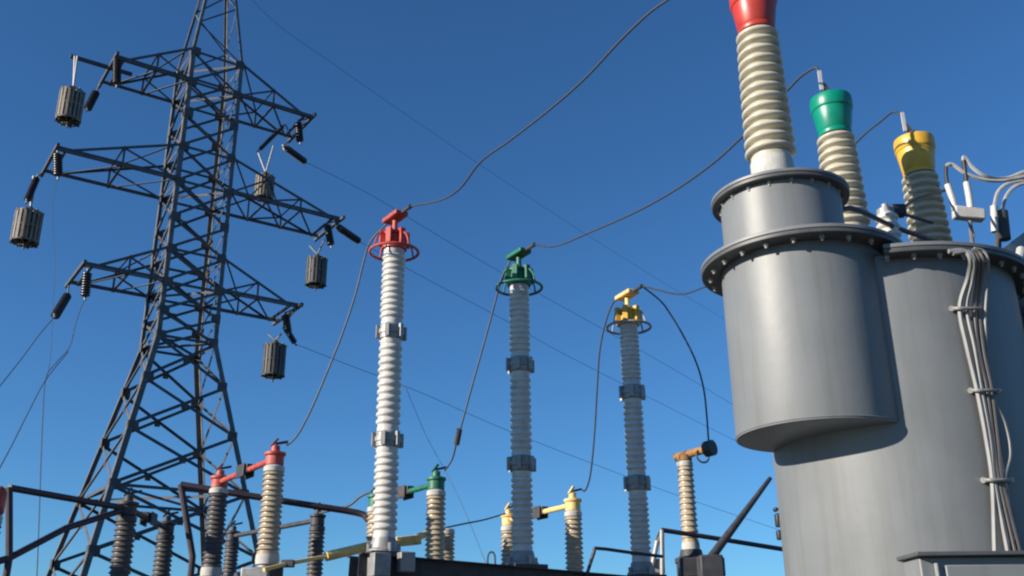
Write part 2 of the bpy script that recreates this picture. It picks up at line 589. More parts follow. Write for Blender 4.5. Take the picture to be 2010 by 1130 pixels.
def trap(pc, hang, Rr, H, label, slat='trap'):
    """line trap: a caged coil hung by two rods"""
    t = thing('line_trap', label, 'line trap', pc - Z * (H / 2), 'barrel line traps hanging from the pylon')
    mb = MB()
    n = 18
    for k in range(n):
        a = 2 * math.pi * k / n
        o = Vector((math.cos(a), math.sin(a), 0))
        mb.bar(pc + o * Rr - Z * H / 2, pc + o * Rr + Z * H / 2, Rr * .20, .03, Vector((-o.y, o.x, 0)))
    for z in (-.49, 0, .49):
        mb.torus(pc + Z * H * z, Z, Rr * .97, .03, 28, 6)
    mb.build('cage', M[slat], t)
    MB().cyl(pc - Z * H * .45, pc + Z * H * .42, Rr * .74, seg=24).build('coil', M['trap_in'], t)
    for z in (-.5, .5):
        sp = MB()
        for k in range(4):
            a = math.pi * k / 4 + .2
            o = Vector((math.cos(a), math.sin(a), 0)) * Rr * 1.08
            sp.bar(pc - o + Z * H * z, pc + o + Z * H * z, .09, .05, Z)
        sp.build('spider', M['trap_cap'], t)
    MB().lathe([(Rr * .5, 0), (Rr * .42, .1), (Rr * .2, .2), (.05, .26)], 16, pc + Z * H * .5).build('cap', M['trap_cap'], t)
    MB().cyl(pc - Z * (H * .5 + .25), pc - Z * H * .5, .03, .05, 8).build('tail_rod', M['trap_cap'], t)
    top = pc + Z * (H * .5 + .22)
    for h in hang:
        MB().cyl(top, h, .035, seg=8).build('hanger_rod', M['galv'], t)


D = atz(150, 107, ZTOP).y
trap(at(138, 209, D), [at(147, 110, D), at(152, 110, D)], .40, 1.15, 'tan barrel line trap hanging from a jib at the upper left of the pylon')
D = atz(67, 340, ZMID).y
trap(at(53, 447, D), [at(66, 345, D), at(72, 345, D + .3)], .44, 1.12, 'pale slatted line trap under the middle left cross arm, lowest on the left side')
D = ARMS['top', 'r'][1].y
trap(at(519, 368, D), [at(506, 297, D), at(537, 286, D)], .37, .95, 'small brownish line trap in front of the middle right cross arm')
D = ARMS['mid', 'r'][1].y
trap(at(621, 534, D), [at(608, 482, D), at(637, 470, D - .5)], .40, 1.12, 'dark slatted line trap hanging from the middle right arm tip', 'trap_grey')
D = ARMS['low', 'r'][1].y
trap(at(538, 708, D), [at(526, 655, D), at(552, 655, D - .3)], .41, 1.2, 'dark grey line trap hanging from the lower right arm tip', 'trap_grey')


# ------------------------------------------------------------------ wires of the line
def wire(pts, r, label, m='wire', sub=6, group=None, name='wire', cat='wire'):
    mb = MB().tube(smooth(pts, sub), r, 6)
    return tag(mb.build(name, M[m], None), label, cat, group)


WG = 'line wires from the pylon'
def line_wire(px, D0, D1, r, label):
    n = len(px)
    L = [math.hypot(px[i][0] - px[0][0], px[i][1] - px[0][1]) for i in range(n)]
    A, B = at(*px[0], D0), at(*px[-1], D1)
    pts = on_plane(px, A, B)
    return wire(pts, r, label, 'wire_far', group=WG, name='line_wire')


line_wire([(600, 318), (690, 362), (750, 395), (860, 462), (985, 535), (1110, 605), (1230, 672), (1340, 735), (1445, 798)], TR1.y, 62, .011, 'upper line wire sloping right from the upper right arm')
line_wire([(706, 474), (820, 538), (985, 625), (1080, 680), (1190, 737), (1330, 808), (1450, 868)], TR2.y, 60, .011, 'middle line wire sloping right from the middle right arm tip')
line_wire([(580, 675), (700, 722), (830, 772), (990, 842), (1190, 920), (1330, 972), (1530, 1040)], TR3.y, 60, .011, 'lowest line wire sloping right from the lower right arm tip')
pk = leg(0, ZA)
line_wire([(425, -110), (480, -20), (545, 48), (640, 115), (740, 185), (830, 247), (960, 335), (1120, 440), (1300, 553), (1480, 660), (1600, 728)], TC.y, 85, .008, 'very faint ground wire falling right from the pylon peak')
wire([TL, at(80, 653, TL.y - 2), at(45, 700, TL.y - 4.5), at(0, 757, TL.y - 7), at(-60, 830, TL.y - 10)], .014, 'tension wire leaving the lower left cross arm down to the left edge', 'wire_far', group=WG, name='line_wire')
p = ARMS['low', 'l'][0]
wire([at(167, 585, p.y), at(150, 630, p.y - .3), at(137, 680, p.y - .8), at(110, 712, p.y - 1.4), at(90, 742, p.y - 2), at(84, 820, p.y - 3), at(80, 920, p.y - 4), at(76, 1040, p.y - 5), at(72, 1140, p.y - 6), at(68, 1230, p.y - 7)], .014, 'thin wire dropping from the lower left cross arm past the pipe frame', 'wire_far', group=WG, name='line_wire')
wire([at(134, 690, p.y - 1), at(90, 745, p.y - 3), at(55, 810, p.y - 5), at(25, 870, p.y - 7), at(-5, 925, p.y - 9), at(-60, 1010, p.y - 12)], .014, 'thin wire slanting down left from the dropper wire', 'wire_far', group=WG, name='line_wire')
p = ARMS['mid', 'l'][0]
wire([at(114, 348, p.y), at(103, 410, p.y), at(108, 520, p.y), at(104, 600, p.y - .5), at(100, 690, p.y - 1), at(92, 745, p.y - 2)], .008, 'faint wire hanging from the middle left cross arm', 'wire_far', group=WG, name='line_wire')

# ------------------------------------------------------------------ surge arresters on their beam
A_D = [12.0, 12.84, 13.65]
A_PX = [(768, 655), (1021, 716), (1241, 771)]
A_XY = [at(px, py, D) for (px, py), D in zip(A_PX, A_D)]
A_XY = [Vector((p.x, p.y, 0)) for p in A_XY]
A_Z = [[hz(px, py, D) for py in ys] for px, ys, D in ((768, (1083, 863.5, 653, 492), 12.0), (1021, (1108, 911, 717, 562), 12.84), (1241, (1128, 949, 771, 640), 13.65))]
ZB, ZJ1, ZJ2, ZS = A_Z[0]
row = (A_XY[2] - A_XY[0]).normalized()
rown = Vector((row.y, -row.x, 0))           # across the row towards the transformer side


def arrester(idx, sc, P, mat_cap, mat_ring, mat_head, mat_por, label, head_dir):
    ZB, ZJ1, ZJ2, ZS = A_Z[idx]
    t = thing('surge_arrester', label, 'surge arrester', P + Z * ZB, 'three surge arresters on the beam')
    secs = [(ZB + .16, ZJ1 - .10), (ZJ1 + .10, ZJ2 - .10), (ZJ2 + .10, ZS)]
    for (z0, z1) in secs:
        prof = [(.135 * sc, z0 - .01), (.135 * sc, z0 + .05), (.125 * sc, z0 + .07)] + shed_prof(z0 + .07, z1 - .07, 11, .124 * sc, .152 * sc, .121 * sc, .148 * sc, 'round') + [(.125 * sc, z1 - .07), (.135 * sc, z1 - .05), (.135 * sc, z1)]
        MB().lathe(prof, 32, P).build('porcelain_section', mat_por, t)
    for zj in (ZJ1, ZJ2):
        fl = MB().lathe([(.137, -.10), (.152, -.09), (.152, -.03), (.166, -.026), (.166, .026), (.152, .03), (.152, .08), (.137, .10)], 28, P + Z * zj).build('joint_flange', M['galv'], t)
        for k in range(6):
            a = k * math.pi / 3 + .35
            o = Vector((math.cos(a), math.sin(a), 0))
            lm = MB().bar(P + Z * (zj - .085) + o * .178, P + Z * (zj + .085) + o * .178, .05, .034, Vector((-o.y, o.x, 0)))
            lm.build('lug', M['galv'], fl)
    b = MB().lathe([(.20, 0), (.20, .03), (.165, .05), (.15, .12), (.137, .17)], 28, P + Z * (ZB - .01)).build('base_flange', M['galv'], t)
    for k in range(4):
        a = k * math.pi / 2 + .5
        o = Vector((math.cos(a), math.sin(a), 0)) * .19
        MB().cyl(P + o + Z * (ZB - .03), P + o + Z * (ZB + .09), .022, seg=6).build('bolt', M['bolt'], b)
    # cap with standing ribs
    cp = MB().lathe([(.13, 0), (.165, .01), (.165, .06), (.13, .08), (.125, .20), (.15, .215), (.15, .245), (.10, .26), (.06, .27)], 28, P + Z * ZS)
    cap = cp.build('cap', mat_cap, t)
    for k in range(6):
        a = k * math.pi / 3 + .2
        o = Vector((math.cos(a), math.sin(a), 0))
        rb = MB().bar(P + o * .165 + Z * (ZS + .05), P + o * .16 + Z * (ZS + .27), .07, .075, o)
        rb.build('rib', mat_cap, cap, bevel=.006)
    # grading ring on three bent struts
    zr = ZS - .02
    rg = MB().torus(P + Z * zr, Z, .315, .019, 48, 10).build('grading_ring', mat_ring, t)
    for k in range(4):
        a = k * math.pi / 2 + .75
        o = Vector((math.cos(a), math.sin(a), 0))
        MB().tube(smooth([P + o * .15 + Z * (ZS + .20), P + o * .22 + Z * (ZS + .19), P + o * .285 + Z * (ZS + .10), P + o * .315 + Z * zr], 4), .012, 6).build('ring_strut', mat_ring, rg)
    # head terminal
    MB().cyl(P + Z * (ZS + .25), P + Z * (ZS + .44), .035, seg=12).build('neck', mat_head, t)
    h = Vector(head_dir).normalized()
    hc = P + Z * (ZS + .48)
    MB().bar(hc - h * .2, hc + h * .19, .19, .065, h.cross(Z)).build('terminal_pad', mat_head, t, bevel=.015)
    cl = hc + h * .19
    MB().cyl(cl, cl + h * .22, .022, .03, 10).build('wire_clamp', M['steel_dark'], t)
    return cl + h * .22, hc - h * .2


T_D = 6.9                                    # red turret
BX = at(1517, 340, T_D)                      # axis of the red bushing
BG = at(1640, 268, 8.15)
BY = at(1805, 345, 8.75)
ZCAP = hz(1478, 66, T_D)                     # underside of the bushing caps
hd = [(BX - A_XY[0]), (BG - A_XY[1]), (BY - A_XY[2])]
hd = [Vector((h.x, h.y, 0)).normalized() + Z * .0 for h in hd]
AR = [
    arrester(0, 1.0, A_XY[0], M['red'], M['red_old'], M['red_old'], M['white'], 'fully sunlit white three-section surge arrester with red cap and ring', hd[0]),
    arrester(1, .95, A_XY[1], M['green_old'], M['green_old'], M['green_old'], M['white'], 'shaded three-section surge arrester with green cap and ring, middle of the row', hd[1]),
    arrester(2, .94, A_XY[2], M['yellow'], M['galv'], M['yellow_old'], M['white'], 'shaded three-section surge arrester with yellow cap beside the grey turret', hd[2]),
]

# beam carrying the arresters
e0 = A_XY[0] - row * .36
e1 = A_XY[2] + row * 1.0
beam = thing('support_beam', 'dark double channel beam carrying the three surge arresters', 'steel beam', (e0 + e1) / 2)
RB = Matrix((row, rown, Z)).transposed()
L = (e1 - e0).length
zs_ = (A_Z[2][0] - A_Z[0][0]) / (A_XY[2] - A_XY[0]).length       # slight fall along the row


def beam_z(P):
    return A_Z[0][0] - .012 + zs_ * (P - A_XY[0]).dot(row)


for sgn in (-1, 1):
    mb = MB()
    o = rown * (.17 * sgn)
    a, b = e0 + o + Z * (beam_z(e0) - .18), e1 + o + Z * (beam_z(e1) - .18)
    mb.bar(a, b, .24, .012, Z)
    f_ = rown * (.045 * sgn)
    mb.bar(a + Z * .128 + f_, b + Z * .128 + f_, .10, .014, rown)
    mb.bar(a - Z * .128 + f_, b - Z * .128 + f_, .10, .014, rown)
    mb.build('channel', M['steel_dark'], beam)
for P, zz in zip(A_XY, A_Z):
    MB().box(P + Z * (zz[0] - .034), (.46, .48, .05), RB).build('seat_plate', M['steel_dark'], beam, bevel=.005)
for f in (.04, .5, .94):
    P = e0.lerp(e1, f)
    MB().box(P + Z * 1.2, (.22, .22, 2.4), RB).build('post', M['concrete'], beam, bevel=.01)
# grey boxes at the beam's left end
for (dx, dn, s, z) in ((-.16, .30, (.20, .24, .26), 2.64), (.16, .32, (.18, .14, .22), 2.68)):
    o = MB().box(A_XY[0] + row * dx + rown * dn + Z * z, s, RB).build('counter_box', M['galv'], beam, bevel=.01)


# ------------------------------------------------------------------ disconnector posts
def post_ins(parent, P, z0, z1, r, m, n=15, collar=True):
    rc = r * .82
    prof = [(rc * 1.15, z0 + .10), (rc * 1.15, z0 + .16)] + shed_prof(z0 + .16, z1 - .08, n, rc, r, rc * .93, r * .95, 'thin') + [(rc, z1 - .08), (rc * .95, z1 - .03)]
    o = MB().lathe(prof, 28, P).build('post_insulator', m, parent)
    MB().lathe([(r * 1.0, z0), (r * 1.0, z0 + .03), (rc * 1.25, z0 + .05), (rc * 1.2, z0 + .12)], 24, P).build('base_flange', M['cement'] if collar else M['steel_dark'], o)
    MB().lathe([(rc * .96, z1 - .085), (rc * 1.12, z1 - .08), (rc * 1.12, z1 - .02), (rc * .9, z1)], 24, P).build('top_collar', M['cement'] if collar else M['steel_dark'], o)
    return o


def cap_head(parent, P, z, r, m, horn=True):
    mb = MB().lathe([(r * .72, 0), (r * .80, .01), (r * .80, .12), (r * .95, .14), (r * .95, .17), (r * .4, .19), (r * .38, .26), (.02, .27)], 20, P + Z * z)
    o = mb.build('contact_head', m, parent)
    if horn:
        MB().bar(P + Z * (z + .25) - row * .06, P + Z * (z + .36) + row * .02, .05, .03, rown).build('terminal', m, o)
        MB().bar(P + Z * (z + .29), P + Z * (z + .33) + row * .15, .04, .03, rown).build('terminal', M['steel_dark'], o)
    return o


SC = 1.25


def disconnector(Pn, Pf, zb, zt, r, mcap, mpor_n, mpor_f, marm, label, arm=True, frame=True):
    c = (Pn + Pf) / 2
    t = thing('disconnector', label, 'disconnector', c, 'two-post disconnectors')
    for P, mm in ((Pn, mpor_n), (Pf, mpor_f)):
        post_ins(t, P, zb, zt, r, mm, collar=(mm is not M['brown'] or mcap is M['red_old']))  # dark collars continue the shade painted into the dark posts
        cap_head(t, P, zt, r, mcap)
    d = (Pf - Pn).normalized()
    nn = d.cross(Z)
    if arm:
        za = zt + .09
        mid = c + Z * za
        for P, sg in ((Pn, 1), (Pf, -1)):
            a = P + Z * za + d * sg * r * .7
            b = mid - d * sg * .06
            MB().tube([a, a.lerp(b, .5), b], .04, 10).build('blade', marm, t)
        k = MB()
        k.box(mid + Z * .02, (.32, .09, .12), Matrix((d, nn, Z)).transposed())
        for sg in (-1, 1):
            k.bar(mid + nn * .07 * sg - d * .13, mid + nn * .07 * sg + d * .17, .18, .025, Z)
        k.build('contact_jaw', M['steel_dark'], t, bevel=.008)
    if frame:
        MB().bar(Pn - d * .3 + Z * (zb - .12), Pf + d * .3 + Z * (zb - .12), .20, .16, nn).build('base_frame', M['steel_dark'], t)
        for P in (Pn, Pf):
            MB().cyl(P + Z * (zb - .05), P + Z * (zb + .01), .12, seg=16).build('bearing', M['galv'], t)
        MB().box(c + Z * ((zb - .2) / 2), (.25, .25, zb - .2), Matrix((d, nn, Z)).transposed()).build('support_column', M['concrete'], t)
    return t


def flat(p):
    return Vector((p.x, p.y, 0))


zdt = hz(532, 914, 13.0)
zdb = hz(528, 1108, 13.0)
DR_n, DR_f = flat(at(533, 990, 13.0)), flat(atz(430, 958, zdt))
DG_n, DG_f = flat(at(855, 1030, 13.9)), flat(at(738, 1000, 15.4))
DY_n, DY_f = flat(at(1126, 1040, 14.8)), flat(at(999, 1050, 16.4))
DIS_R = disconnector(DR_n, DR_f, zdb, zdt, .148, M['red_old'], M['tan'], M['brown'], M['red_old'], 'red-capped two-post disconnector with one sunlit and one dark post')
zg = hz(855, 962, 13.9)
DIS_G = disconnector(DG_n, DG_f, zg - 1.27, zg, .145, M['green_old'], M['tan'], M['tan'], M['green_old'], 'green-capped disconnector half hidden behind the white surge arrester')
zy = hz(1125, 1003, 14.8)
DIS_Y = disconnector(DY_n, DY_f, zy - 1.27, zy, .14, M['yellow_old'], M['tan'], M['tan'], M['yellow_old'], 'yellow-capped disconnector behind the green-capped surge arrester')
# dark bay further left
za_ = hz(243, 1012, 13.2)
DA_n, DA_f = flat(at(243, 1060, 13.2)), flat(at(325, 1050, 15.2))
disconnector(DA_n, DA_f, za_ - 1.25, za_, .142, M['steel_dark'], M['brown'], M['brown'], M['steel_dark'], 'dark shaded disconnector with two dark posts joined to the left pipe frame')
zb_ = hz(620, 1032, 16.0)
DB_n, DB_f = flat(at(620, 1080, 16.0)), flat(at(455, 1075, 18.0))
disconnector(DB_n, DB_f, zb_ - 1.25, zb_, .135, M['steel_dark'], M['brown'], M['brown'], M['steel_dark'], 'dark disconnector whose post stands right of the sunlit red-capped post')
# teal head tip beside the dark post
MB()

# far yellow arm passing behind the white arrester
fy = thing('yellow_disconnector_arm', 'long yellow disconnector arm passing behind the white surge arrester', 'disconnector arm', flat(at(876, 1080, 14.3)))
Pq = flat(at(876, 1080, 14.7))
zq = hz(876, 1038, 14.7)
post_ins(fy, Pq, zq - 1.1, zq, .13, M['tan'])
A0 = at(862, 1038, 14.7)
A1 = at(800, 1062, 14.1)
A2 = at(725, 1072, 13.6)
A3 = at(640, 1092, 13.2)
A4 = at(565, 1106, 12.8)
A5 = at(518, 1118, 12.5)
MB().tube([A0, A1], .05, 10).build('blade', M['yellow_old'], fy)
MB().tube([A1, A2], .035, 10).build('blade', M['yellow_old'], fy)
MB().tube([A2, A3], .062, 10).build('blade', M['yellow_old'], fy)
MB().tube([A3, A4, A5], .026, 10).build('blade', M['yellow_old'], fy)
MB().bar(A1 - Vector((.16, .1, .02)), A1 + Vector((.16, .1, .03)), .13, .1, Z).build('contact_jaw', M['yellow_old'], fy, bevel=.01)
MB().box(A4, (.16, .1, .09)).build('contact_jaw', M['steel_dark'], fy, bevel=.01)
MB().box(Pq + Z * ((zq - 1.1) / 2), (.25, .25, zq - 1.1)).build('support_column', M['concrete'], fy)

# base mechanism under the sunlit red post
mech = thing('drive_box', 'small grey drive linkage at the foot of the sunlit red-capped post', 'drive mechanism', flat(DR_n))
MB().box(Vector((DR_n.x - .06, DR_n.y - .28, zdb - .16)), (.34, .2, .2)).build('housing', M['galv'], mech, bevel=.02)
MB().cyl(Vector((DR_n.x - .06, DR_n.y - .28, 0)), Vector((DR_n.x - .06, DR_n.y - .28, zdb - .26)), .04).build('shaft', M['galv'], mech)

# ------------------------------------------------------------------ pipe frames
def pipes(label, runs, r, foot_runs=()):  # frames and rails of bent pipe
    t = thing('pipe_frame', label, 'pipe railing', flat(runs[0][0]))
    for pts in runs:
        MB().tube(pts, r, 10).build('pipe', M['pipe'], t)
    return t


jc = (DA_n + Z * (za_ + .09))
q0, q1 = at(18, 957, 11.5), at(18, 1095, 11.5)
pf = pipes('dark pipe frame at the left edge meeting the dark post', [[q0, jc], [at(-60, 1118, 11.2), q1, at(130, 1036, 12.3), jc], [q0, q1], [q1, Vector((q1.x, q1.y, 0))]], .04)
rp = thing('red_post', 'red capped post cut by the left edge of the view', 'insulator post', flat(at(-6, 1000, 9.2)))
P = flat(at(-8, 1000, 9.2))
zr_ = hz(0, 1010, 9.2)
MB().lathe([(.06, 0), (.072, .02), (.072, .2), (.05, .24), (.02, .26)], 20, P + Z * zr_).build('cap', M['red_old'], rp)
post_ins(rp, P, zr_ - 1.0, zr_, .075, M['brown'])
MB().cyl(P, P + Z * (zr_ - 1.0), .1).build('support_column', M['concrete'], rp)

w0 = [at(355, 951, 15.0), at(460, 968, 15.1), at(600, 990, 15.3), at(700, 1006, 15.5), at(720, 1017, 15.5), at(733, 1040, 15.5), at(740, 1075, 15.5)]
pipes('long bent dark pipe running behind the red-capped posts', [smooth(w0, 3) + [Vector((w0[-1].x, w0[-1].y, 0))], [w0[0], at(378, 1092, 15.0), flat(at(380, 1092, 15.0))]], .05)
h0 = [at(1148, 1140, 13.0), at(1166, 1084, 13.0), at(1173, 1076, 13.0), at(1235, 1084, 13.2), at(1300, 1092, 13.4)]
pipes('low bent handrail pipe left of the yellow-capped arrester foot', [smooth(h0, 3)] + [[h0[0], flat(h0[0])]], .022)
h1 = [at(1280, 1112, 14.2), at(1290, 1062, 14.2), at(1299, 1040, 14.2)]
h2 = [at(1299, 1040, 14.2), at(1390, 1054, 14.4), at(1525, 1076, 14.8), at(1580, 1084, 15)]
pp = pipes('angled pipe rail running right to the grey tank', [h2], .034)
MB().tube(h1 + [flat(h1[0])], .034, 10).build('upright', M['galv'], pp)

# ------------------------------------------------------------------ yellow capped post beside the tank, with its brace
yp = thing('post_insulator_stand', 'brown ribbed post with a rusty ochre cap and a dark sideways head', 'insulator post', flat(at(1352, 1000, 14.6)))
P = flat(at(1350, 990, 14.6))
zt = hz(1345, 905, 14.6)
zb0 = hz(1356, 1082, 14.6)
post_ins(yp, P, zb0, zt, .127, M['tan'], 13)
MB().lathe([(.10, 0), (.11, .01), (.11, .08), (.06, .1)], 20, P + Z * zt).build('cap', M['rust'], yp)
hA = P + Z * (zt + .09)
hB = at(1392, 880, 14.3)
MB().tube([hA - (hB - hA).normalized() * .16, hB], .06, 12).build('terminal_arm', M['rust'], yp)
MB().cyl(hB - (hB - hA).normalized() * .06, hB + (hB - hA).normalized() * .07, .115, seg=20).build('terminal_head', M['steel_dark'], yp)
MB().torus(hB - Z * .08 - (hB - hA).normalized() * .12, Vector((.3, -.9, .1)), .10, .015, 24, 6).build('clamp_ring', M['steel_dark'], yp)
MB().lathe([(.24, -.06), (.24, 0), (.17, .03), (.15, .12)], 20, P + Z * (zb0 - .1)).build('base_casting', M['steel_dark'], yp)
MB().box(P + Z * ((zb0 - .3) / 2), (.3, .3, zb0 - .3)).build('support_column', M['concrete'], yp)
MB().box(P + Z * (zb0 - .24) + Vector((.1, -.1, 0)), (.62, .4, .26)).build('bracket', M['steel_dark'], yp, bevel=.02)
MB().box(at(1288, 1112, 14.3), (.22, .18, .2)).build('junction_box', M['galv'], yp, bevel=.02)
br = thing('brace_rod', 'thick dark diagonal brace rising right to the grey tank', 'steel brace', flat(at(1392, 1100, 13.4)))
b0, b1 = at(1393, 1098, 13.4), at(1512, 938, 13.9)
MB().cyl(b0, b0.lerp(b1, .45), .06, .048, 12).cyl(b0.lerp(b1, .45), b1, .048, .03, 12).build('rod', M['steel_dark'], br)
MB().box(b0 - Z * .12, (.30, .3, .34)).build('foot_bracket', M['steel_dark'], br, bevel=.02)
MB().cyl(flat(b0), b0 - Z * .2, .1).build('support_column', M['concrete'], br)

# ------------------------------------------------------------------ power transformer
TA = at(1612, 858, T_D)                      # bottom of the red turret axis
TZ0 = TA.z
TZ1 = hz(1565, 524, T_D)                     # big flange
TNZ = hz(1528, 396, T_D)                     # top flange of the neck
TR = .585
TP = flat(TA)
NP = flat(at(1533, 420, T_D))                # eccentric neck axis
DP = flat(at(1752, 740, 7.34))
DRR = .942
DZ1 = TZ1 - .10
tr = thing('power_transformer', 'large light grey power transformer with three colour-capped bushings', 'transformer', DP)


def ring_arc(P, z, ri, ro, th, keep, seg=120):   # flat ring, built only where keep(angle) holds
    mb = MB()
    ks = [k for k in range(seg) if keep(2 * math.pi * (k + .5) / seg)]
    prof = [(ri, -th), (ro - .004, -th), (ro, -th + .004), (ro, -.004), (ro - .004, 0), (ri, 0)]
    n = len(prof)
    idx = {}
    vs, fs = [], []

    def col_(k):
        k %= seg
        if k not in idx:
            idx[k] = len(vs)
            a = 2 * math.pi * k / seg
            for (r, h) in prof:
                vs.append(P + Vector((r * math.cos(a), r * math.sin(a), z + h)))
        return idx[k]

    for k in ks:
        a, b = col_(k), col_(k + 1)
        for i in range(n):
            i2 = (i + 1) % n
            fs.append((a + i, b + i, b + i2, a + i2))
        if (k - 1) % seg not in ks:
            fs.append(tuple(a + i for i in range(n)))
        if (k + 1) % seg not in ks:
            fs.append(tuple(b + i for i in reversed(range(n))))
    return mb.add(vs, fs)


def flange_part(P, z, ro, ri, th, nb, keep=lambda a: True):
    ring_arc(P, z, ri, ro, th * .46, keep).build('flange', M['grey'], tr)
    o = ring_arc(P, z - th * .5, ri, ro - .004, th * .5, keep).build('counter_flange', M['grey_dark'], tr)  # lower plate coloured dark to stand for underside shade
    for k in range(nb):
        a = 2 * math.pi * (k + .3) / nb
        if not keep(a):
            continue
        q = P + Vector((math.cos(a), math.sin(a), 0)) * (ro - .07) + Z * z
        b = MB().lathe([(.010, -th - .04), (.010, -th - .024), (.019, -th - .022), (.019, -th), (.010, -th), (.010, 0), (.019, .001), (.019, .022), (.010, .024)], 6, q)
        b.build('bolt', M['bolt'], o)
    return o


def rnd_can(P, z0, z1, r, name, label=None, seg=96):
    prof = [(r - .012, z0), (r - .003, z0 + .004), (r, z0 + .014), (r, z1)]
    return MB().lathe(prof, seg, P).build(name, M['grey'], tr, label=label)


rnd_can(TP, TZ0, TZ1, TR, 'turret', 'round turret under the red-capped bushing, hanging clear of the drum')
flange_part(TP, TZ1 + .03, .735, .50, .06, 22)
MB().lathe([(.447, TZ1 + .03), (.447, TNZ - .02)], 72, NP).build('turret_neck', M['grey'], tr)
flange_part(NP, TNZ + .03, .515, .36, .055, 18)
rnd_can(DP, 1.9, DZ1, DRR, 'drum', 'big round tank drum behind the turret', 128)
DRO = 1.08
flange_part(DP, DZ1 + .03, DRO, .85, .065, 36, lambda a: (DP + Vector((math.cos(a), math.sin(a), 0)) * DRO - TP).length > .69)
for P, r, zz in ((TP, TR, (TZ0 + .018,)),):
    for z in zz:
        MB().torus(P + Z * z, Z, r + .0005, .0045, 96, 6).build('weld_seam', M['grey'], tr)
GZ = DZ1 + .62                              # seat of the green-capped bushing
GP = flat(BG)
rnd_can(GP, DZ1 - .1, GZ, .33, 'turret', 'short turret carrying the green-capped bushing')
# the third turret and the main tank below the view
YP = flat(BY) + Vector((.1, .1, 0))
rnd_can(YP, 1.9, GZ, .55, 'turret', 'shaded turret under the yellow-capped bushing, behind the drum')
flange_part(YP, GZ + .06, .64, .45, .10, 24)
tankc = (DP + YP) / 2
tang = math.atan2((YP - TP).y, (YP - TP).x)
RT = Matrix.Rotation(tang, 3, 'Z')
MB().box(Vector((tankc.x, tankc.y, 1.08)), (5.2, 2.3, 1.64), RT).build('main_tank', M['grey'], tr, bevel=.05)
MB().box(Vector((tankc.x, tankc.y, .13)), (5.6, 2.6, .26), RT).build('plinth', M['concrete'], tr, bevel=.02)


def bushing(P, zb, zc, mcap, label, mpor, r0=.197, r1=.170, lead=None):
    z0 = zb + .34
    b = MB().lathe([(.16, zb + .10)] + [(.155, zb + .12), (.155, z0)] + shed_prof(z0, zc, max(8, int(round((zc - z0) / .086))), .140, r0, .120, r1, 'round'), 48, P).build('bushing', mpor, tr, label=label)
    MB().lathe([(.20, zb), (.20, zb + .04), (.165, zb + .06), (.165, zb + .115), (.157, zb + .125)], 40, P).build('base_ring', M['galv'], b)
    MB().lathe([(.156, zb + .125), (.164, zb + .135), (.164, z0 - .05), (.157, z0 - .03)], 40, P).build('collar', M['cement'], b)
    MB().lathe([(.10, .012), (.146, .0), (.150, .012), (.150, .035), (.146, .045), (.152, .055), (.178, .245), (.178, .255), (.186, .262), (.192, .275), (.192, .375), (.186, .395), (.16, .41), (.05, .425), (.03, .43)], 56, P + Z * zc).build('cap', mcap, b)
    zt = zc + .43
    tm = MB().cyl(P + Z * (zt - .01), P + Z * (zt + .06), .035, seg=12)
    tm.bar(P + Z * (zt + .03), P + Z * (zt + .14) + Vector((-.06, 0, 0)), .055, .03, (0, 1, 0))
    tm.build('clamp', M['steel_dark'], b)
    q = P + Vector((-.075, -.02, 0))
    MB().bar(q + Z * (zt + .06), q + Z * (zt + .27), .032, .018, (1, 0, 0)).build('terminal', M['alu'], b)
    return q + Z * (zt + .25)


TB_R = bushing(flat(BX), TNZ + .035, ZCAP, M['red'], 'red-capped cream bushing on the turret', M['cream'])
zG, zY = BG.z, BY.z
TB_G = bushing(flat(BG), GZ, zG, M['green'], 'green-capped cream bushing standing on the drum', M['cream'])
TB_Y = bushing(flat(BY), GZ + .07, zY, M['yellow'], 'yellow-capped bushing in the shade behind the drum', M['cream'])

# small white bushing on the drum
sx = flat(at(1747, 470, 7.7))
zs0, zs1 = hz(1750, 540, 7.7), hz(1742, 412, 7.7)
sb = MB().lathe([(.11, zs0)] + shed_prof(zs0, zs1 - .04, 7, .075, .105, .07, .095, 'round') + [(.05, zs1 - .03), (.05, zs1)], 28, sx).build('small_bushing', M['white'], tr, label='small white bushing between the green and yellow-capped bushings')
MB().box(sx + Z * (zs1 - .01) + Vector((.10, 0, 0)), (.13, .1, .10)).build('cap', M['rubber'], sb, bevel=.015)
MB().lathe([(.07, -.05), (.075, -.045), (.075, .0), (.04, .015)], 24, sx + Z * zs1).build('top_ring', M['galv'], sb)
MB().cyl(sx + Z * (zs1 - .01), sx + Z * (zs1 + .05), .03).build('stud', M['galv'], sb)
c0 = sx + Z * zs1 + Vector((.12, 0, 0))
MB().tube([c0, at(1800, 388, 8.0), at(1860, 372, 8.4)], .013, 6).build('lead', M['wire'], sb)
MB().tube([c0 - Z * .03, at(1790, 425, 7.9), at(1830, 437, 8.1)], .016, 6).build('lead', M['wire'], sb)
# black oil pipe from the neck to the yellow bushing
MB().tube(smooth([NP + Vector((.40, .12, TNZ - .14)), at(1668, 408, 7.1), at(1760, 447, 7.7), at(1880, 488, 8.5)], 4), .022, 8).build('oil_pipe', M['rubber'], tr)
def tangent_point(sgn, py):                  # left flank of the drum as seen from the camera side
    o = flat(DP) - flat(EYE)
    d = o.length
    th = math.asin(DRR / d)
    dr = Matrix.Rotation(th * sgn, 3, 'Z') @ (o / d)
    p = flat(EYE) + dr * math.sqrt(d * d - DRR * DRR)
    return p + Z * hz(1520, py, p.y)


# two black handles on the drum's left flank
for y0 in (1000, 1021, 1050):
    q = tangent_point(1.0, y0)
    h = .03 if y0 == 1000 else (.10 if y0 == 1021 else .07)
    MB().box(q + Vector((.0 if y0 > 1000 else -.02, 0, 0)), (.06 if y0 > 1000 else .03, .06, h)).build('latch', M['rubber'], tr, bevel=.01)

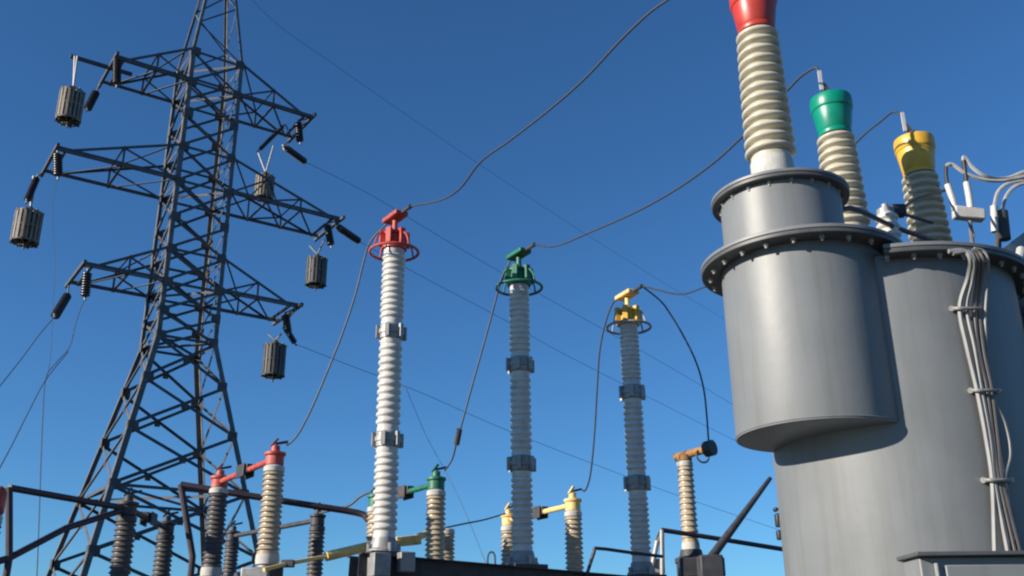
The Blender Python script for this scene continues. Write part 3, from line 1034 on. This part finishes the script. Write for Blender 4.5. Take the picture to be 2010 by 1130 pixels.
# radiator bank added beyond the right edge to keep sky reflections off the drum
for k in range(9):
    y = 7.35 + k * .21
    f = MB().box((4.72 + .02 * k, y, 3.0), (.62, .028, 3.2))
    for z in (1.5, 4.5):
        f.box((4.72 + .02 * k, y, z), (.66, .07, .10))
    f.build('sky_block_fin', M['grey'], tr, bevel=.006)
for z in (1.5, 4.5):
    MB().cyl((4.55, 7.2, z), (4.7, 9.2, z), .09, seg=16).build('sky_block_header', M['grey'], tr)

# control cabinet low on the drum
kz = hz(1900, 1092, 6.25)
kx0, kx1 = at(1803, 1092, 6.25).x, at(1803, 1092, 6.25).x + .86
cab = thing('control_cabinet', 'light grey control cabinet at the bottom right below the cable bundle', 'cabinet', ((kx0 + kx1) / 2, 6.25, 0))
MB().box(((kx0 + kx1) / 2, 6.48, kz - .55), (kx1 - kx0, .46, 1.1)).build('body', M['grey'], cab, bevel=.012)
MB().box(((kx0 + kx1) / 2 - .01, 6.46, kz + .014), (kx1 - kx0 + .05, .56, .024)).build('lid', M['grey_dark'], cab, bevel=.004)
MB().box(((kx0 + kx1) / 2 + .06, 6.24, kz - .52), (kx1 - kx0 - .17, .03, .94)).build('door', M['grey'], cab, bevel=.008)
for k in range(3):
    MB().cyl((kx0 + .09, 6.225, kz - .12 - .3 * k), (kx0 + .09, 6.225, kz - .04 - .3 * k), .014, seg=8).build('hinge', M['galv'], cab)
MB().box(((kx0 + kx1) / 2, 6.48, (kz - 1.1) / 2), (.5, .3, kz - 1.1)).build('pedestal', M['concrete'], cab)


# cables down the drum
def on_drum(px, py, rr):                     # sight line meets the cylinder of radius rr about the drum axis
    r = ray(px, py)
    o = EYE - DP
    a = r.x ** 2 + r.y ** 2
    b = 2 * (o.x * r.x + o.y * r.y)
    c = o.x ** 2 + o.y ** 2 - rr ** 2
    disc = b * b - 4 * a * c
    t = (-b - math.sqrt(disc)) / (2 * a) if disc > 0 else -b / (2 * a)
    return EYE + r * t


CG = 'grey cables running down the drum'
def drum_cable(px, r, m, label, ro):
    pts = [on_drum(x, y, DRR + o) for (x, y), o in zip(px, ro)]
    return wire(pts, r, label, m, group=CG, name='cable', cat='cable')


offs = [.25, .255, .25, .13, .05, .045, .045, .045, .05, .05]
drum_cable([(1862, 493), (1893, 492), (1905, 512), (1900, 545), (1884, 605), (1898, 680), (1918, 765), (1936, 860), (1948, 945), (1953, 1082)], .0165, 'cable', 'leftmost pale cable on the drum, ending left on the cabinet lid', offs)
drum_cable([(1870, 497), (1899, 494), (1912, 515), (1908, 550), (1897, 605), (1912, 680), (1926, 765), (1943, 860), (1952, 945), (1978, 1082)], .0165, 'cable', 'second pale cable from the left beside the leftmost one', offs)
drum_cable([(1900, 492), (1913, 498), (1920, 515), (1918, 550), (1912, 605), (1920, 690), (1936, 765), (1950, 870), (1960, 945), (1992, 1086)], .014, 'hose_brown', 'brownish cable third from the left in the bundle', offs)
drum_cable([(1908, 490), (1922, 496), (1928, 515), (1926, 550), (1921, 605), (1930, 690), (1945, 765), (1958, 870), (1966, 945), (2002, 1086)], .014, 'hose_brown', 'brownish cable on the right of the bundle', offs)
drum_cable([(1912, 487), (1930, 492), (1940, 515), (1938, 560), (1934, 640), (1945, 765), (1972, 830), (1983, 890), (1972, 950), (1990, 1060)], .010, 'cable', 'thin cable bowing out to the right of the bundle', offs)
for (x0, x1, y) in ((1868, 1932, 605), (1905, 1960, 766), (1930, 1985, 942)):
    a, b = on_drum(x0, y, DRR + .012), on_drum(x1, y, DRR + .012)
    m = on_drum((x0 + x1) / 2, y, DRR + .078)
    clip = thing('cable_clip', 'steel clip across the cable bundle, %s of three' % {605: 'upper', 766: 'middle', 942: 'lowest'}[y], 'clip', (a + b) / 2, 'cable clips on the drum')
    MB().tube(smooth([a, on_drum(x0 + 12, y, DRR + .07), m, on_drum(x1 - 12, y, DRR + .07), b], 4), .012, 8).build('strap', M['galv'], clip)
    MB().cyl(a, on_drum(x0, y, DRR + .035), .02, seg=8).build('stud', M['bolt'], clip)
    MB().cyl(b, on_drum(x1, y, DRR + .035), .02, seg=8).build('stud', M['bolt'], clip)

# current leads on two small stand-off fuses behind the drum edge
fz = thing('lead_clamp', 'white clamp block holding two pale capped leads above the drum edge', 'clamp', at(1900, 420, 8.3))
FD = 8.3
MB().box(at(1901, 420, FD), (.27, .10, .11), Matrix.Rotation(R(8), 3, 'Y')).build('block', M['cement'], fz, bevel=.012)
for (pts, r) in (([(1875, 412), (1868, 385), (1860, 362)], .030), ([(1905, 408), (1902, 385), (1897, 358)], .030)):
    MB().tube([at(x, y, FD) for x, y in pts], r, 12).build('lead_sleeve', M['white'], fz)
for (pts, r) in (([(1860, 362), (1857, 345), (1857, 325)], .017), ([(1897, 358), (1894, 335), (1891, 315)], .020)):
    MB().tube([at(x, y, FD) for x, y in pts], r, 10).build('boot', M['rubber'], fz)
MB().tube([at(1904, 425, FD), at(1906, 455, FD), at(1912, 500, FD)], .018, 8).build('twisted_tail', M['hose_brown'], fz)
MB().tube([at(1900, 428, FD), at(1911, 460, FD), at(1905, 500, FD)], .014, 8).build('twisted_tail', M['hose'], fz)
HG = 'pale hoses looping to the right edge'
wire([at(1856, 327, FD), at(1868, 322, FD), at(1895, 340, FD), at(1930, 352, FD), at(1970, 354, FD), at(2015, 345, FD), at(2080, 330, FD)], .019, 'lower pale hose looping right from the left black boot', 'hose', group=HG, name='hose', cat='hose')
wire([at(1891, 318, FD), at(1893, 308, FD), at(1908, 328, FD), at(1935, 346, FD), at(1975, 350, FD + .1), at(2015, 336, FD + .1), at(2080, 320, FD + .1)], .019, 'upper pale hose looping right from the taller black boot', 'hose', group=HG, name='hose', cat='hose')
for i, (pts, lab) in enumerate((([(2040, 352), (1985, 358), (1960, 375), (1951, 405)], 'left grey hose arching down to a pale sleeve near the right edge'), ([(2050, 355), (2000, 362), (1975, 385), (1966, 425)], 'right grey hose arching down to a dark sleeve near the right edge'))):
    wire([at(x, y, FD + .3) for x, y in pts], .017, lab, 'hose', group=HG, name='hose', cat='hose')
sl = thing('lead_sleeves', 'pale and dark cable sleeves upright above the channel at the right edge', 'cable sleeve', at(1955, 470, FD + .3))
MB().tube([at(1951, 405, FD + .3), at(1953, 455, FD + .3)], .034, 12).build('sleeve', M['white'], sl)
MB().tube([at(1966, 415, FD + .3), at(1972, 470, FD + .3)], .055, 12).build('sleeve', M['steel_dark'], sl)
MB().tube([at(1960, 455, FD + .3), at(1958, 520, FD + .3)], .03, 8).build('stem', M['steel_dark'], sl)
# channel rising to the right edge
ch = thing('steel_channel', 'steel channel slanting up to the right edge above the drum', 'steel channel', at(1940, 520, 8.3))
c0, c1 = at(1932, 528, 8.3), at(2120, 388, 8.9)
cd = (c1 - c0).normalized()
mb = MB().bar(c0, c1, .105, .012, Z)
mb.build('web', M['galv'], ch)
MB().bar(c0 + Z * .055 + Vector((0, .045, 0)), c1 + Z * .055 + Vector((0, .045, 0)), .09, .012, (0, 1, 0)).build('top_leg', M['steel_dark'], ch)
MB().bar(c0 - Z * .055 + Vector((0, .045, 0)), c1 - Z * .055 + Vector((0, .045, 0)), .09, .012, (0, 1, 0)).build('bottom_leg', M['steel_dark'], ch)
MB().cyl(c0, at(1942, 560, 8.5), .03).build('stay', M['steel_dark'], ch)
# fittings in the shade right of the drum
ft = thing('pipe_fitting', 'pale curved pipe fitting in the shade near the right edge', 'pipe fitting', at(1975, 600, 8.0))
MB().tube(smooth([at(1958, 636, 8.0), at(1968, 634, 8.0), at(1975, 620, 8.0), at(1976, 598, 8.0), at(1979, 575, 8.05)], 5), .032, 10).build('elbow', M['cement'], ft)
MB().tube([at(1972, 612, 8.0), at(1982, 590, 8.02)], .05, 10).build('nut', M['galv'], ft)
MB().tube(smooth([at(1966, 520, 8.3), at(1985, 530, 8.3), at(1998, 515, 8.3), at(2004, 490, 8.4)], 5), .04, 10).build('elbow', M['cement'], ft)
cp_ = thing('conduit', 'light grey conduit running down the right edge', 'conduit', at(1990, 650, 7.9))
MB().tube([at(1989, 655, 7.9), at(2012, 770, 7.9), at(2075, 1090, 7.9)], .022, 10).build('pipe', M['hose'], cp_)
MB().tube([at(1988, 642, 7.9), at(1990, 660, 7.9)], .034, 10).build('ferrule', M['galv'], cp_)

# ------------------------------------------------------------------ overhead leads between the equipment
WJ = 'bare leads between the equipment'
A = TB_R
B = AR[0][0]
wire([A] + on_plane([(1310, 0), (1235, 62), (1150, 152), (1080, 214), (1000, 276), (945, 316), (908, 364), (882, 385), (852, 396)], A, B) + [B], .012, 'long lead climbing from the red-capped arrester to the top edge', group=WJ)
A = TB_G
B = AR[1][0]
wire([A] + on_plane([(1600, 133), (1572, 150), (1545, 178), (1500, 225), (1450, 275), (1400, 320), (1330, 370), (1250, 415), (1160, 455), (1090, 483)], A, B) + [B], .012, 'long lead from the green-capped bushing to the green-capped arrester', group=WJ)
A = TB_Y
B = AR[2][0]
wire([A] + on_plane([(1752, 220), (1726, 240), (1690, 270), (1630, 335), (1560, 415), (1450, 530), (1375, 566), (1330, 577)], A, B) + [B], .011, 'thin lead from the yellow-capped bushing passing behind the turret', group=WJ)


def drop(px, A, B, label, r=.013, pre=None):
    pts = []
    n = len(px)
    for i, (x, y) in enumerate(px):
        f = (i + 1) / (n + 1)
        pts.append(at(x, y, A.y + (B.y - A.y) * f))
    return wire([A] + pts + [B], r, label, group=WJ)


B = DR_n + Z * (zdt + .33) + row * .15
drop([(730, 470), (716, 505), (697, 580), (670, 660), (640, 735), (610, 805), (585, 852), (565, 873)], AR[0][1], B, 'hanging lead from the red-capped arrester to the sunlit red-capped post')
B = DG_n + Z * (zg + .33) + row * .15
dw = drop([(985, 545), (974, 585), (958, 645), (930, 745), (907, 830), (897, 865), (888, 900), (874, 922)], AR[1][1], B, 'hanging lead from the green-capped arrester to the green-capped post')
B = DY_n + Z * (zy + .33) + row * .15
drop([(1203, 595), (1188, 635), (1177, 690), (1172, 765), (1167, 850), (1159, 930), (1149, 962)], AR[2][1], B, 'hanging lead from the yellow-capped arrester to the yellow-capped post')
drop([(1296, 590), (1315, 615), (1342, 660), (1367, 712), (1381, 762), (1387, 812)], AR[2][0], hB + Z * .1, 'lead arching from the yellow-capped arrester down to the sideways dark head')
lc = MB().cyl(at(902, 842, 13.5), at(896, 872, 13.6), .042, seg=10)
tag(lc.build('wire_connector', M['steel_dark']), 'small dark connector on the lead above the green-capped post', 'connector')
wire([at(622, 1008, 16.0), at(655, 1000, 15.8), at(685, 992, 15.6), at(708, 974, 15.5), at(730, 964, 15.4)], .02, 'short dark lead from the dark post to behind the white arrester', group=WJ)
wire([at(872, 1036, 14.7), at(910, 1028, 15.1), at(950, 1020, 15.6), at(992, 1008, 16.2)], .012, 'thin low lead between the two tan posts', group=WJ)
wire([at(796, 759, 38), at(815, 805, 37.5), at(840, 862, 37), at(880, 935, 36), at(912, 1002, 35), at(950, 1095, 34), at(990, 1190, 33)], .009, 'faint straight wire behind the green-capped post', 'wire_far', group=WG, name='line_wire')
# small pieces on the beam
hk = MB().tube(smooth([at(957, 1112, 13.0), at(958, 1090, 13.0), at(965, 1083, 13.0), at(971, 1090, 13.0), at(972, 1112, 13.0)], 4), .012, 8)
tag(hk.build('lifting_eye', M['steel_dark']), 'small bent rod eye on the beam before the green-capped arrester', 'rod eye')
wire([at(1010, 1075, 13.2), at(1008, 1100, 13.15), at(1004, 1140, 13.1), at(1003, 1230, 13.1)], .013, 'pale earth lead down the foot of the green-capped arrester', 'hose', group=None, name='earth_lead', cat='earth lead')
